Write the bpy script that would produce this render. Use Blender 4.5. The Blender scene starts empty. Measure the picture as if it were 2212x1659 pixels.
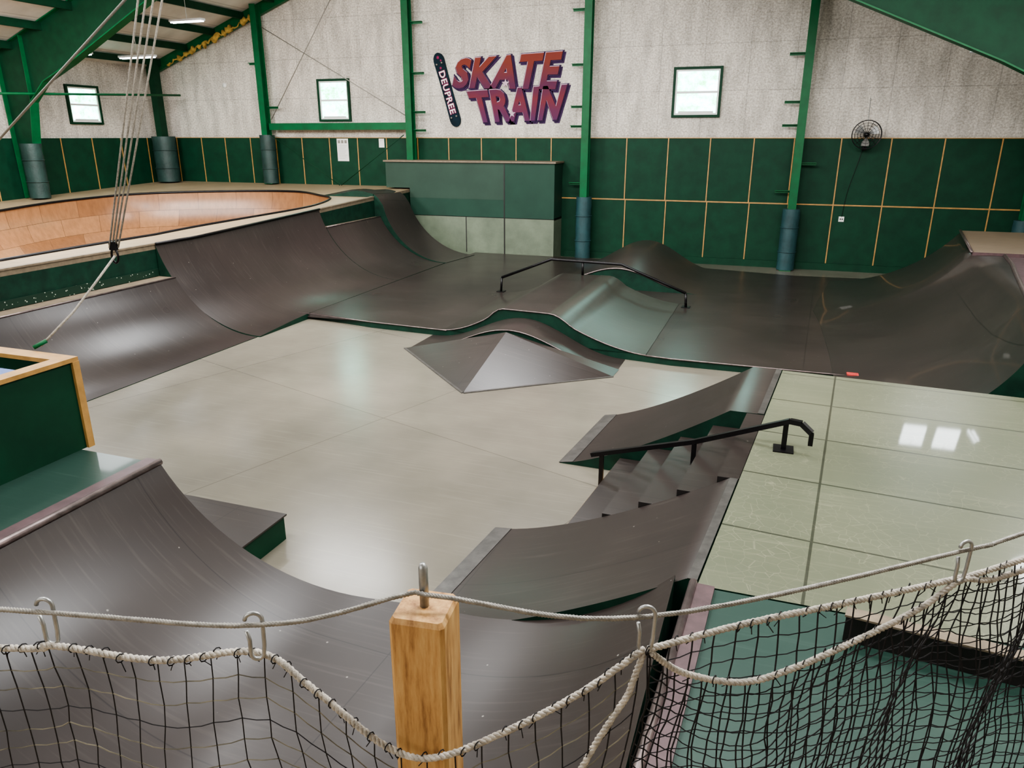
import bpy, math, random
from mathutils import Vector
random.seed(7)
scene=bpy.context.scene
COL=scene.collection
try: scene.view_settings.look='AgX - Medium High Contrast'
except Exception: pass
# ------------------------------------------------------------------ materials
def newmat(name):
    m=bpy.data.materials.new(name); m.use_nodes=True
    nt=m.node_tree; b=nt.nodes['Principled BSDF']; return m,nt,b
def lk(nt,a,b): nt.links.new(a,b)
def rgb(r,g,b):
    f=lambda c:(c/255/12.92) if c/255<=0.04045 else ((c/255+0.055)/1.055)**2.4
    return (f(r),f(g),f(b),1)
def mix(nt,a,b,fac,mode='MIX'):
    n=nt.nodes.new('ShaderNodeMix'); n.data_type='RGBA'; n.blend_type=mode
    for s,v in ((n.inputs[6],a),(n.inputs[7],b),(n.inputs[0],fac)):
        if isinstance(v,bpy.types.NodeSocket): lk(nt,v,s)
        else: s.default_value=v
    return n.outputs[2]
def pos(nt,scale=(1,1,1),rot=(0,0,0),src='pos'):
    if src=='uv':
        g=nt.nodes.new('ShaderNodeTexCoord').outputs['UV']
    else:
        g=nt.nodes.new('ShaderNodeNewGeometry').outputs['Position']
    m=nt.nodes.new('ShaderNodeMapping'); lk(nt,g,m.inputs[0])
    m.inputs['Scale'].default_value=scale; m.inputs['Rotation'].default_value=rot
    return m.outputs[0]
def noise(nt,vec,scale,detail=4,rough=0.6):
    n=nt.nodes.new('ShaderNodeTexNoise'); lk(nt,vec,n.inputs['Vector'])
    n.inputs['Scale'].default_value=scale; n.inputs['Detail'].default_value=detail; n.inputs['Roughness'].default_value=rough
    return n.outputs['Fac']
def ramp(nt,fac,stops):
    n=nt.nodes.new('ShaderNodeValToRGB'); lk(nt,fac,n.inputs[0])
    e=n.color_ramp.elements
    e[0].position=stops[0][0]; e[0].color=stops[0][1]; e[1].position=stops[1][0]; e[1].color=stops[1][1]
    for p,c in stops[2:]:
        x=e.new(p); x.color=c
    return n.outputs[0]
def g(v): return (v,v,v,1)
def swz(nt,vec,order):
    s=nt.nodes.new('ShaderNodeSeparateXYZ'); lk(nt,vec,s.inputs[0])
    c=nt.nodes.new('ShaderNodeCombineXYZ')
    for i,o in enumerate(order): lk(nt,s.outputs[o],c.inputs[i])
    return c.outputs[0]
def brick(nt,vec,w,h,mortar,offset=0.0,c1=g(1),c2=g(1),cm=g(0)):
    b=nt.nodes.new('ShaderNodeTexBrick'); lk(nt,vec,b.inputs['Vector'])
    b.inputs['Scale'].default_value=1; b.inputs['Brick Width'].default_value=w; b.inputs['Row Height'].default_value=h
    b.inputs['Mortar Size'].default_value=mortar; b.inputs['Mortar Smooth'].default_value=0.3; b.offset=offset
    b.inputs['Color1'].default_value=c1; b.inputs['Color2'].default_value=c2; b.inputs['Mortar'].default_value=cm
    return b.outputs['Color']
def simple(name,col,rough=0.5,metal=0,nsc=6,namp=0.25,coat=0,bump=0,spec=0.5):
    m,nt,b=newmat(name)
    v=pos(nt); n=noise(nt,v,nsc)
    k=ramp(nt,n,[(0.3,g(1-namp)),(0.7,g(1+namp))])
    c=mix(nt,col,k,1.0,'MULTIPLY'); lk(nt,c,b.inputs['Base Color'])
    b.inputs['Roughness'].default_value=rough; b.inputs['Metallic'].default_value=metal; b.inputs['Specular IOR Level'].default_value=spec
    if coat: b.inputs['Coat Weight'].default_value=coat; b.inputs['Coat Roughness'].default_value=0.05
    if bump:
        bp=nt.nodes.new('ShaderNodeBump'); bp.inputs['Strength'].default_value=bump; bp.inputs['Distance'].default_value=0.01
        lk(nt,noise(nt,v,nsc*6),bp.inputs['Height']); lk(nt,bp.outputs[0],b.inputs['Normal'])
    return m
def floorlike(name,c1,c2,rough,seam=(2.44,1.22,0.006),seamcol=0.5,scr=0.25,rotz=0.0,coat=0.0,big=0.6,scrcol=g(0.5),crackle=0,spec=0.5,specks=None,coatr=0.04):
    m,nt,b=newmat(name)
    v=pos(nt,rot=(0,0,rotz))
    n1=noise(nt,v,big,4,0.5)
    col=ramp(nt,n1,[(0.2,c1),(0.8,c2)])
    st=pos(nt,scale=(1,26,2),rot=(0,0,0.62+rotz)); n2=noise(nt,st,1.3,2,0.5)
    s=ramp(nt,n2,[(0.55,g(0)),(0.9,g(scr))])
    col=mix(nt,col,scrcol,s)
    if crackle:
        vo=nt.nodes.new('ShaderNodeTexVoronoi'); vo.feature='DISTANCE_TO_EDGE'; lk(nt,pos(nt,scale=(1,1,0.2)),vo.inputs['Vector']); vo.inputs['Scale'].default_value=11
        dn=ramp(nt,vo.outputs['Distance'],[(0.0,g(crackle)),(0.03,g(0))])
        dn2=mix(nt,g(0),dn,ramp(nt,noise(nt,v,1.7),[(0.4,g(0)),(0.6,g(1))]))
        col=mix(nt,col,scrcol,dn2)
    if specks:
        vo=nt.nodes.new('ShaderNodeTexVoronoi'); lk(nt,pos(nt),vo.inputs['Vector']); vo.inputs['Scale'].default_value=5
        k=ramp(nt,vo.outputs['Distance'],[(0.03,g(0.8)),(0.045,g(0))])
        col=mix(nt,col,specks,k)
    if seam:
        bk=brick(nt,v,seam[0],seam[1],seam[2],0.0,g(1),g(0.93),g(seamcol))
        col=mix(nt,col,bk,1.0,'MULTIPLY')
    lk(nt,col,b.inputs['Base Color'])
    r=ramp(nt,noise(nt,v,1.1,2,0.5),[(0.1,g(rough*0.9)),(0.9,g(min(1,rough*1.12)))])
    lk(nt,r,b.inputs['Roughness'])
    b.inputs['Specular IOR Level'].default_value=spec
    if coat: b.inputs['Coat Weight'].default_value=coat; b.inputs['Coat Roughness'].default_value=coatr
    return m
M={}
M['ply']=floorlike('dark_skate_ply',rgb(40,34,32),rgb(56,48,45),0.29,(2.44,1.22,0.005),0.45,0.35,0.05,scrcol=rgb(92,84,79),spec=0.42,specks=rgb(140,136,128))
M['plygloss']=floorlike('dark_gloss_ply',rgb(36,31,29),rgb(52,45,42),0.3,(2.44,1.22,0.005),0.45,0.3,0.05,coat=0.35,scrcol=rgb(86,78,74),specks=rgb(130,126,120),spec=0.42)
M['riser']=simple('dark_riser',rgb(32,28,27),0.5,0,5,0.3)
M['grayply']=floorlike('gray_ply_flank',rgb(46,45,41),rgb(60,58,52),0.3,None,0.5,0.4,0.0,scrcol=rgb(92,92,84),spec=0.42)
M['conc']=floorlike('polished_concrete',rgb(92,88,79),rgb(138,131,117),0.21,(3.6,3.2,0.008),0.62,0.3,0.32,big=0.5,scrcol=rgb(156,150,134),spec=0.5)
M['platform']=floorlike('sage_painted_ply',rgb(94,99,80),rgb(118,120,98),0.33,(4.9,1.03,0.012),0.3,0.35,0.09,coat=0.4,scrcol=rgb(154,153,128),crackle=0.5)
M['teal']=floorlike('teal_painted_ply',rgb(32,56,48),rgb(44,68,59),0.45,None,0.5,0.25,0,coat=0.08,scrcol=rgb(80,100,91),spec=0.35)
M['green']=simple('dark_green_paint',rgb(11,56,37),0.6,0,3,0.2,spec=0.25)
M['fascia']=simple('bottle_green_fascia',rgb(13,48,35),0.55,0,5,0.35,spec=0.3)
M['steel']=simple('green_enamel_steel',rgb(9,88,49),0.5,0,4,0.18,spec=0.3)
M['steeldark']=simple('dark_green_steel',rgb(8,54,33),0.6,0,4,0.2,spec=0.25)
M['batten']=simple('pine_batten',rgb(176,134,76),0.55,0,8,0.2)
M['black']=simple('black_steel',rgb(26,24,26),0.34,0.5,10,0.3)
M['pipe']=simple('worn_steel_pipe',rgb(128,114,112),0.32,0.8,10,0.35)
M['plum']=simple('plum_plank',rgb(78,58,60),0.5,0,10,0.3)
M['gal']=simple('galvanised_steel',rgb(160,160,158),0.38,0.75,40,0.2)
M['rope']=simple('white_rope',rgb(184,176,164),0.85,0,60,0.35,bump=0.4)
M['cable']=simple('gray_cable',rgb(138,134,126),0.5,0.3,90,0.3)
M['netblack']=simple('black_netting',rgb(24,21,22),0.8,0,30,0.3)
M['netpale']=simple('lit_netting',rgb(96,90,74),0.8,0,12,0.8)  # pale tone is light on black strands, put into the colour
M['pad']=simple('blue_gray_vinyl',rgb(38,70,73),0.5,0,3,0.25,bump=0.6)
M['paddark']=simple('dark_gray_vinyl',rgb(36,60,56),0.5,0,3,0.3,bump=0.6)
M['white']=simple('white_plastic',rgb(235,235,230),0.5,0,3,0.04)
M['red']=simple('red_paint',rgb(180,60,56),0.5,0,20,0.3)
M['blue']=simple('blue_vinyl',rgb(20,78,150),0.4,0,6,0.2)
M['boxA']=simple('wallbox_green',rgb(50,72,60),0.6,0,1.2,0.14,spec=0.3)
M['boxB']=simple('wallbox_green_low',rgb(36,66,53),0.6,0,1.2,0.14,spec=0.3)
M['boxC']=simple('wallbox_sage',rgb(104,114,96),0.5,0,2,0.22)
M['lampw']=simple('lamp_housing',rgb(225,228,228),0.5,0,3,0.05)
M['insul']=simple('yellow_insulation',rgb(180,150,76),0.9,0,9,0.45,bump=1)
M['deckwood']=floorlike('pine_deck',rgb(150,130,102),rgb(174,153,124),0.42,(2.44,1.22,0.01),0.55,0.25,0.03,big=0.8,scrcol=rgb(130,110,84))
M['browndeck']=floorlike('plank_deck',rgb(122,106,88),rgb(146,128,106),0.5,(3.0,0.14,0.012),0.4,0.2,0.0,scrcol=rgb(100,82,64))
M['ledgewood']=simple('worn_ledge_wood',rgb(120,106,88),0.55,0,9,0.25)
M['scuff']=simple('scuffed_plate',rgb(80,77,74),0.38,0.3,9,0.35)
m,nt,b=newmat('pine_post'); v=pos(nt,scale=(9,9,1.2)); n=noise(nt,v,7,6,0.65)
lk(nt,ramp(nt,n,[(0.3,rgb(128,86,46)),(0.5,rgb(182,138,84)),(0.72,rgb(204,166,110))]),b.inputs['Base Color']); b.inputs['Roughness'].default_value=0.6; M['pine']=m
m,nt,b=newmat('bowl_maple'); uv=pos(nt,src='uv')
bk=brick(nt,uv,1.22,0.62,0.008,0.5,rgb(160,116,80),rgb(134,92,60),rgb(98,68,46))
n=noise(nt,pos(nt,scale=(3,3,1)),3,5)
lk(nt,mix(nt,bk,ramp(nt,n,[(0.3,g(0.82)),(0.7,g(1.15))]),1,'MULTIPLY'),b.inputs['Base Color']); b.inputs['Roughness'].default_value=0.3; M['bowl']=m
def wallmat(name,order):
    m,nt,b=newmat(name); v=swz(nt,pos(nt),order)
    n=noise(nt,v,20,4,0.75); col=ramp(nt,n,[(0.36,rgb(176,166,153)),(0.62,rgb(228,222,212))])
    mp=nt.nodes.new('ShaderNodeMapping'); lk(nt,v,mp.inputs[0]); mp.inputs['Scale'].default_value=(3.2,0.9,1)
    n2=noise(nt,mp.outputs[0],1.0,3,0.6)
    col=mix(nt,col,ramp(nt,n2,[(0.35,g(0.78)),(0.62,g(1.06))]),1,'MULTIPLY')
    bk=brick(nt,v,1.22,1.22,0.009,0.0,g(1),g(0.95),g(0.66)); col=mix(nt,col,bk,1,'MULTIPLY')
    lk(nt,col,b.inputs['Base Color']); b.inputs['Roughness'].default_value=0.85; return m
M['wallXZ']=wallmat('homasote_wall_a',(0,2,1)); M['wallYZ']=wallmat('homasote_wall_b',(1,2,0))
m,nt,b=newmat('ceiling_liner'); v=pos(nt); bk=brick(nt,v,1.25,30,0.02,0.0,g(1),g(0.95),g(0.7))
lk(nt,mix(nt,ramp(nt,noise(nt,v,0.8),[(0.3,rgb(196,192,184)),(0.7,rgb(232,228,220))]),bk,1,'MULTIPLY'),b.inputs['Base Color']); b.inputs['Roughness'].default_value=0.8; M['ceil']=m
m,nt,b=newmat('daylight_pane'); v=pos(nt,scale=(1,1,1.2)); n=noise(nt,v,3.4,6,0.75)
c=ramp(nt,n,[(0.36,rgb(70,170,90)),(0.5,rgb(150,220,205)),(0.6,rgb(205,236,255))])
lk(nt,c,b.inputs['Emission Color']); b.inputs['Emission Strength'].default_value=13; b.inputs['Base Color'].default_value=g(0.1); b.inputs['Roughness'].default_value=0.1; M['pane']=m
m,nt,b=newmat('lamp_glow'); b.inputs['Emission Color'].default_value=(0.9,0.96,1,1); b.inputs['Emission Strength'].default_value=22; n=noise(nt,pos(nt),2); lk(nt,ramp(nt,n,[(0,g(0.8)),(1,g(0.9))]),b.inputs['Base Color']); M['glow']=m
m,nt,b=newmat('airbrushed_letter'); v=pos(nt); s=nt.nodes.new('ShaderNodeSeparateXYZ'); lk(nt,v,s.inputs[0])
mr=nt.nodes.new('ShaderNodeMapRange'); lk(nt,s.outputs[2],mr.inputs[0]); mr.inputs[1].default_value=4.1; mr.inputs[2].default_value=6.0
ad=nt.nodes.new('ShaderNodeMath'); ad.operation='MULTIPLY_ADD'; lk(nt,noise(nt,v,3,3),ad.inputs[0]); ad.inputs[1].default_value=0.25; lk(nt,mr.outputs[0],ad.inputs[2])
lk(nt,ramp(nt,ad.outputs[0],[(0.1,rgb(82,42,82)),(0.45,rgb(112,46,56)),(0.65,rgb(88,40,68)),(1.1,rgb(118,52,42))]),b.inputs['Base Color']); b.inputs['Roughness'].default_value=0.7; b.inputs['Specular IOR Level'].default_value=0.25; M['letter']=m
M['letterout']=simple('purple_outline',rgb(54,32,68),0.7,0,6,0.25,spec=0.25)
M['letterhi']=simple('pale_highlight',rgb(190,160,176),0.5,0,6,0.15)
M['boardm']=simple('board_dark_teal',rgb(10,32,42),0.75,0,3,0.4,spec=0.2)
M['pink']=simple('board_pink',rgb(136,34,78),0.7,0,3,0.2,spec=0.25)
m,nt,b=newmat('confetti_green'); v=pos(nt); vo=nt.nodes.new('ShaderNodeTexVoronoi'); lk(nt,v,vo.inputs['Vector']); vo.inputs['Scale'].default_value=16
lk(nt,mix(nt,rgb(190,196,180),rgb(12,46,32),ramp(nt,vo.outputs['Distance'],[(0.14,g(0)),(0.2,g(1))])),b.inputs['Base Color']); b.inputs['Roughness'].default_value=0.5; M['confetti']=m
# ------------------------------------------------------------------ mesh builder
class MB:
    def __init__(s): s.v=[];s.f=[];s.mi=[];s.sm=[];s.uv=[]
    def add(s,vs,fs,mi=0,sm=False,uvs=None):
        o=len(s.v); s.v+= [tuple(p) for p in vs]
        s.uv+= (uvs if uvs else [(0,0)]*len(vs))
        for f in fs: s.f.append([i+o for i in f]); s.mi.append(mi); s.sm.append(sm)
    def box(s,x0,x1,y0,y1,z0,z1,mi=0):
        s.prism([(x0,y0),(x1,y0),(x1,y1),(x0,y1)],z0,z1,mi)
    def prism(s,poly,z0,z1,mi=0,mside=None,ztop=None):
        n=len(poly); zt=[z1 if ztop is None else ztop(p) for p in poly]
        top=[(p[0],p[1],zt[i]) for i,p in enumerate(poly)]; bot=[(p[0],p[1],z0) for p in poly]
        s.add(top,[list(range(n))],mi); s.add(bot,[list(range(n))[::-1]],mi if mside is None else mside)
        for i in range(n):
            j=(i+1)%n
            s.add([bot[i],bot[j],top[j],top[i]],[[0,1,2,3]],mi if mside is None else mside)
    def obox(s,c,ax,ay,az,mi=0):
        c=Vector(c);ax=Vector(ax);ay=Vector(ay);az=Vector(az)
        vs=[c+ax*i+ay*j+az*k for i in(-1,1) for j in(-1,1) for k in(-1,1)]
        s.add(vs,[[0,1,3,2],[4,6,7,5],[0,4,5,1],[2,3,7,6],[0,2,6,4],[1,5,7,3]],mi)
    def beam(s,a,b,w,h,mi=0,up=(0,0,1)):
        a=Vector(a);b=Vector(b);d=(b-a);L=d.length;d.normalize();u=Vector(up)
        r=d.cross(u); 
        if r.length<1e-4: r=d.cross(Vector((1,0,0)))
        r.normalize();u=r.cross(d)
        s.obox((a+b)/2,d*L/2,r*w/2,u*h/2,mi)
    def tube(s,pts,r,n=8,mi=0,closed=False,sm=True):
        P=[Vector(p) for p in pts]; N=len(P); rings=[]; prev=None
        for i in range(N):
            if closed: t=P[(i+1)%N]-P[i-1]
            else: t=P[min(i+1,N-1)]-P[max(i-1,0)]
            if t.length<1e-9: t=Vector((0,0,1))
            t.normalize()
            if prev is None:
                a=Vector((0,0,1)) if abs(t.z)<0.9 else Vector((1,0,0)); u=t.cross(a).normalized()
            else:
                u=prev-t*prev.dot(t)
                if u.length<1e-6: u=t.cross(Vector((0,0,1)))
                u.normalize()
            prev=u; w=t.cross(u); rr=r[i] if isinstance(r,(list,tuple)) else r
            rings.append([P[i]+(u*math.cos(2*math.pi*k/n)+w*math.sin(2*math.pi*k/n))*rr for k in range(n)])
        vs=[p for q in rings for p in q]; fs=[]
        for i in range(N if closed else N-1):
            j=(i+1)%N
            for k in range(n): fs.append([i*n+k,i*n+(k+1)%n,j*n+(k+1)%n,j*n+k])
        if not closed: fs.append(list(range(n))[::-1]); fs.append([(N-1)*n+k for k in range(n)])
        s.add(vs,fs,mi,sm)
    def rope(s,pts,r,pitch=0.03,mi=0,strands=3,n=5,step=0.006):
        P=resample(pts,step); N=len(P); L=[0]
        for i in range(1,N): L.append(L[-1]+(P[i]-P[i-1]).length)
        for k in range(strands):
            q=[]
            for i in range(N):
                t=(P[min(i+1,N-1)]-P[max(i-1,0)]).normalized(); u=t.cross(Vector((0,0,1)))
                if u.length<1e-3: u=t.cross(Vector((1,0,0)))
                u.normalize(); w=t.cross(u); a=2*math.pi*(L[i]/pitch+k/strands)
                q.append(P[i]+(u*math.cos(a)+w*math.sin(a))*r*0.5)
            s.tube(q,r*0.56,n,mi)
    def loft(s,rows,base,mi=0,ms=1,thick=True):
        R=len(rows);C=len(rows[0])
        s.add([p for r in rows for p in r],[[i*C+j,i*C+j+1,(i+1)*C+j+1,(i+1)*C+j] for i in range(R-1) for j in range(C-1)],mi,True)
        bz=lambda p:(p[0],p[1],base)
        for r in (rows[0],rows[-1]):
            for j in range(C-1): s.add([r[j],r[j+1],bz(r[j+1]),bz(r[j])],[[0,1,2,3]],ms)
        for j in (0,C-1):
            for i in range(R-1): s.add([rows[i][j],rows[i+1][j],bz(rows[i+1][j]),bz(rows[i][j])],[[0,1,2,3]],ms)
        s.add([bz(rows[0][0]),bz(rows[0][-1]),bz(rows[-1][-1]),bz(rows[-1][0])],[[0,1,2,3]],ms)
    def make(s,name,mats,origin=None):
        me=bpy.data.meshes.new(name)
        vs=[Vector(p) for p in s.v]
        if origin is None:
            mn=Vector((min(p.x for p in vs),min(p.y for p in vs),min(p.z for p in vs))); mx=Vector((max(p.x for p in vs),max(p.y for p in vs),0))
            o=Vector(((mn.x+mx.x)/2,(mn.y+mx.y)/2,mn.z))
        else: o=Vector(origin)
        me.from_pydata([p-o for p in vs],[],s.f)
        me.polygons.foreach_set('material_index',s.mi); me.polygons.foreach_set('use_smooth',s.sm)
        ul=me.uv_layers.new(name='UVMap')
        for l in me.loops: ul.data[l.index].uv=s.uv[l.vertex_index]
        for mm in mats: me.materials.append(M[mm])
        me.update()
        ob=bpy.data.objects.new(name,me); ob.location=o; COL.objects.link(ob); return ob
def resample(pts,step):
    P=[Vector(p) for p in pts]; out=[P[0]]
    for a,b in zip(P,P[1:]):
        n=max(1,int((b-a).length/step))
        for i in range(1,n+1): out.append(a.lerp(b,i/n))
    return out
def catmull(pts,n=8):
    P=[Vector(p) for p in pts]; P=[P[0]*2-P[1]]+P+[P[-1]*2-P[-2]]; out=[]
    for i in range(1,len(P)-2):
        for k in range(n):
            t=k/n;a,b,c,d=P[i-1],P[i],P[i+1],P[i+2]
            out.append(0.5*((2*b)+(c-a)*t+(2*a-5*b+4*c-d)*t*t+(3*b-a-3*c+d)*t**3))
    out.append(P[-2]); return out
def thing(ob,label,cat,group=None):
    ob['label']=label; ob['category']=cat
    if group: ob['group']=group
    return ob
def part(ob,parent,label=None):
    ob.parent=parent; ob.matrix_parent_inverse.identity(); ob.location=ob.location-parent.location
    if label: ob['label']=label
    return ob
def struct(ob,label=None):
    ob['kind']='structure'
    if label: ob['label']=label
    ob['category']='building'
    return ob
def tubepart(parent,name,mat,pts,r,n=6,label=None,closed=False):
    b=MB(); b.tube(pts,r,n,0,closed); return part(b.make(name,[mat]),parent,label)
# ------------------------------------------------------------------ room shell
XL,XR,YB,YS=-22.1,6.3,23.1,-7.0
def roofz(x): return 11.05-0.356*abs(x+8)
b=MB(); b.box(XL-0.2,XR+0.2,YS-0.2,YB+0.2,-0.2,0,0); struct(b.make('floor',['conc']),'polished gray concrete floor with faint slab joints')
P=[(XL,0),(XR,0),(XR,roofz(XR)),(-8,roofz(-8)),(XL,roofz(XL))]
def gable(y0,y1):
    b=MB(); n=len(P); A=[(p[0],y0,p[1]) for p in P]; B=[(p[0],y1,p[1]) for p in P]
    b.add(A,[list(range(n))]); b.add(B,[list(range(n))[::-1]])
    for i in range(n): j=(i+1)%n; b.add([A[i],A[j],B[j],B[i]],[[0,1,2,3]])
    return b
struct(gable(YB,YB+0.2).make('wall_north',['wallXZ']),'speckled off-white panelled gable wall')
struct(gable(YS-0.2,YS).make('wall_south',['wallXZ']),'off-white panelled gable wall')
b=MB(); b.box(XL-0.2,XL,YS,YB,0,roofz(XL)); struct(b.make('wall_west',['wallYZ']),'off-white panelled side wall')
b=MB(); b.box(XR,XR+0.2,YS,YB,0,roofz(XR)); struct(b.make('wall_east',['wallYZ']),'off-white panelled side wall')
b=MB()
for xa,xb in ((XL-0.2,-8),(-8,XR+0.2)):
    za,zb=roofz(xa),roofz(xb)
    vs=[(xa,YS,za),(xb,YS,zb),(xb,YB,zb),(xa,YB,za)]; vt=[(p[0],p[1],p[2]+0.15) for p in vs]
    b.add(vs+vt,[[0,1,2,3],[4,5,6,7],[0,1,5,4],[2,3,7,6],[1,2,6,5],[3,0,4,7]])
struct(b.make('ceiling',['ceil']),'pale insulated pitched metal roof lining')
b=MB(); b.box(XL,XR,YB-0.03,YB,0,3.6); struct(b.make('trim_1',['green']),'dark green painted plywood wainscot panels')
b=MB(); b.box(XL,XL+0.03,YS,YB-0.03,0,3.6); struct(b.make('trim_2',['green']),'dark green painted plywood wainscot panels')
seams=[-21.33,-20.2,-19.15,-18.05,-16.97,-15.9,-14.8,-13.7,-12.6,-11.45,-10.34,-9.2,-8.03,-6.88,-5.7,-4.53,-3.3,-2.1,-0.9,0.17,1.38,2.62,3.89,5.2]
b=MB()
for x in seams:
    b.box(x-0.015,x+0.015,YB-0.045,YB-0.03,1.83 if x>-7 else 1.9,3.6)
    if x>-7: 
        xo=x+(0.03 if x<1 else 0.0); b.box(xo-0.015,xo+0.015,YB-0.045,YB-0.03,0.2,1.83)
b.box(-6.9,XR,YB-0.048,YB-0.03,1.81,1.845); b.box(XL,XR,YB-0.05,YB-0.03,3.6,3.62)
struct(b.make('trim_3',['batten']),'narrow pine battens over panel joints')
b=MB()
for i in range(14): 
    y=22.4-i*1.2; b.box(XL+0.03,XL+0.045,y-0.015,y+0.015,1.6,3.6)
struct(b.make('trim_4',['batten']),'narrow pine battens over panel joints')
b=MB(); b.box(-6.4,XR,YB-0.09,YB-0.03,0,0.2); struct(b.make('baseboard_north',['green']),'dark green baseboard')
def window(n,x0,x1,z0,z1,axis='y',at=YB-0.03):
    b=MB()
    def bx(a0,a1,d0,d1,c0,c1,mi):
        if axis=='y': b.box(a0,a1,at-d1,at-d0,c0,c1,mi)
        else: b.box(at+d0,at+d1,a0,a1,c0,c1,mi)
    t=0.07
    for q in ((x0-t,x1+t,z1,z1+t),(x0-t,x1+t,z0-t,z0),(x0-t,x0,z0,z1),(x1,x1+t,z0,z1)): bx(q[0],q[1],0,0.08,q[2],q[3],0)
    w=0.05
    for q in ((x0,x1,z1-w,z1),(x0,x1,z0,z0+w),(x0,x0+w,z0+w,z1-w),(x1-w,x1,z0+w,z1-w)): bx(q[0],q[1],0,0.05,q[2],q[3],1)
    zm=(z0+z1)/2; bx(x0+w,x1-w,0,0.06,zm-0.03,zm+0.03,1)
    bx(x0+0.12,x1-0.12,0.0,0.065,z0+0.05,z0+0.10,1)
    bx(x0+w,x1-w,-0.01,0.012,z0+w,zm-0.03,2); bx(x0+w,x1-w,-0.01,0.012,zm+0.03,z1-w,2)
    return struct(b.make('window_%d'%n,['steeldark','white','pane']),'white sash window in dark green frame with trees outside')
window(1,19.36,20.5,4.1,5.18,'x',XL+0.0)
window(2,-15.04,-13.95,4.2,5.4,at=YB); window(3,-3.2,-1.98,4.24,5.45,at=YB)
# ------------------------------------------------------------------ steel
def pad_mesh(x,y,z0,z1,r,mat,name='column_pad'):
    b=MB(); n=14; rows=8
    rings=[]
    for k in range(rows+1):
        z=z0+(z1-z0)*k/rows; rings.append([(x+r*(1+0.03*math.sin(3*k+i))*math.cos(2*math.pi*i/n),y+r*0.9*(1+0.03*math.cos(2*k+i))*math.sin(2*math.pi*i/n),z) for i in range(n)])
    vs=[p for q in rings for p in q]
    b.add(vs,[[k*n+i,k*n+(i+1)%n,(k+1)*n+(i+1)%n,(k+1)*n+i] for k in range(rows) for i in range(n)],0,True)
    b.add(rings[-1],[list(range(n))]); b.add(rings[0],[list(range(n))[::-1]])
    for z in (z0+(z1-z0)*0.3,z0+(z1-z0)*0.7): b.tube([(x+r*1.04*math.cos(2*math.pi*i/20),y+r*0.95*math.sin(2*math.pi*i/20),z) for i in range(20)],0.012,6,0,True)
    return b.make(name,[mat])
def column(x,z0,padz,padr,padmat,brk,label):
    y=22.7; b=MB(); zt=roofz(x)-0.05
    b.box(x-0.11,x+0.11,y-0.14,y-0.12,z0,zt); b.box(x-0.11,x+0.11,y+0.12,y+0.14,z0,zt); b.box(x-0.01,x+0.01,y-0.12,y+0.12,z0,zt)
    b.box(x-0.16,x+0.16,y-0.2,y+0.2,z0,z0+0.02)
    c=thing(b.make('steel_column',['steel']),label,'column','steel columns along the wall')
    if padz: part(pad_mesh(x,y,z0+0.02,padz,padr,padmat),c,'blue-gray vinyl impact pad strapped around base')
    for z,sd in brk:
        b=MB(); b.box(x+(0.11 if sd>0 else -0.5),x+(0.5 if sd>0 else -0.11),y+0.0,y+0.10,z,z+0.02); b.box(x+(0.11 if sd>0 else -0.5),x+(0.5 if sd>0 else -0.11),y+0.085,y+0.1,z-0.05,z)
        part(b.make('girt_bracket',['steel']),c)
    return c
column(-17.05,2.07,3.7,0.27,'paddark',[(6.0,-1),(4.6,1)],'tall green steel column with dark padded base')
column(-11.5,2.07,None,0,'pad',[(7.0,1),(5.55,1),(4.4,1),(3.85,1),(3.95,-1)],'tall green steel column behind the wall box')
column(-5.7,0.0,1.9,0.24,'pad',[(7.1,-1),(5.65,-1),(4.5,-1),(3.95,-1),(2.3,-1)],'tall green steel column with blue-gray padded base')
column(0.3,0.0,1.72,0.24,'pad',[(5.75,-1),(4.55,-1),(3.95,-1),(2.2,-1),(2.95,1)],'tall green steel column with blue-gray padded base and side brackets')
column(5.95,0.0,1.6,0.24,'pad',[],'green steel column with padded base at wall end')
b=MB(); b.box(-21.6,-21.35,22.4,22.7,2.07,roofz(-21.5)-0.05); c=thing(b.make('steel_column',['steeldark']),'dark green corner column with wide padded base','column','steel columns along the wall')
part(pad_mesh(-21.35,22.45,2.08,3.65,0.42,'paddark'),c,'dark vinyl impact pad')
def rafter_band(x0,x1,y0,y1,d,mat,name):
    b=MB()
    A=[(x0,y0,roofz(x0)-d),(x1,y0,roofz(x1)-d),(x1,y0,roofz(x1)),(x0,y0,roofz(x0))]; B=[(p[0],y1,p[2]) for p in A]
    b.add(A,[[0,1,2,3]]);b.add(B,[[3,2,1,0]])
    for i in range(4): j=(i+1)%4; b.add([A[i],A[j],B[j],B[i]],[[0,1,2,3]])
    return b.make(name,[mat])
thing(rafter_band(XL,-8,22.86,23.0,0.36,'steel','gable_rafter'),'green steel rafter sloping along the gable wall','roof beam','gable rafters')
thing(rafter_band(-8,XR,22.86,23.0,0.36,'steel','gable_rafter'),'green steel rafter sloping along the gable wall','roof beam','gable rafters')
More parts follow.
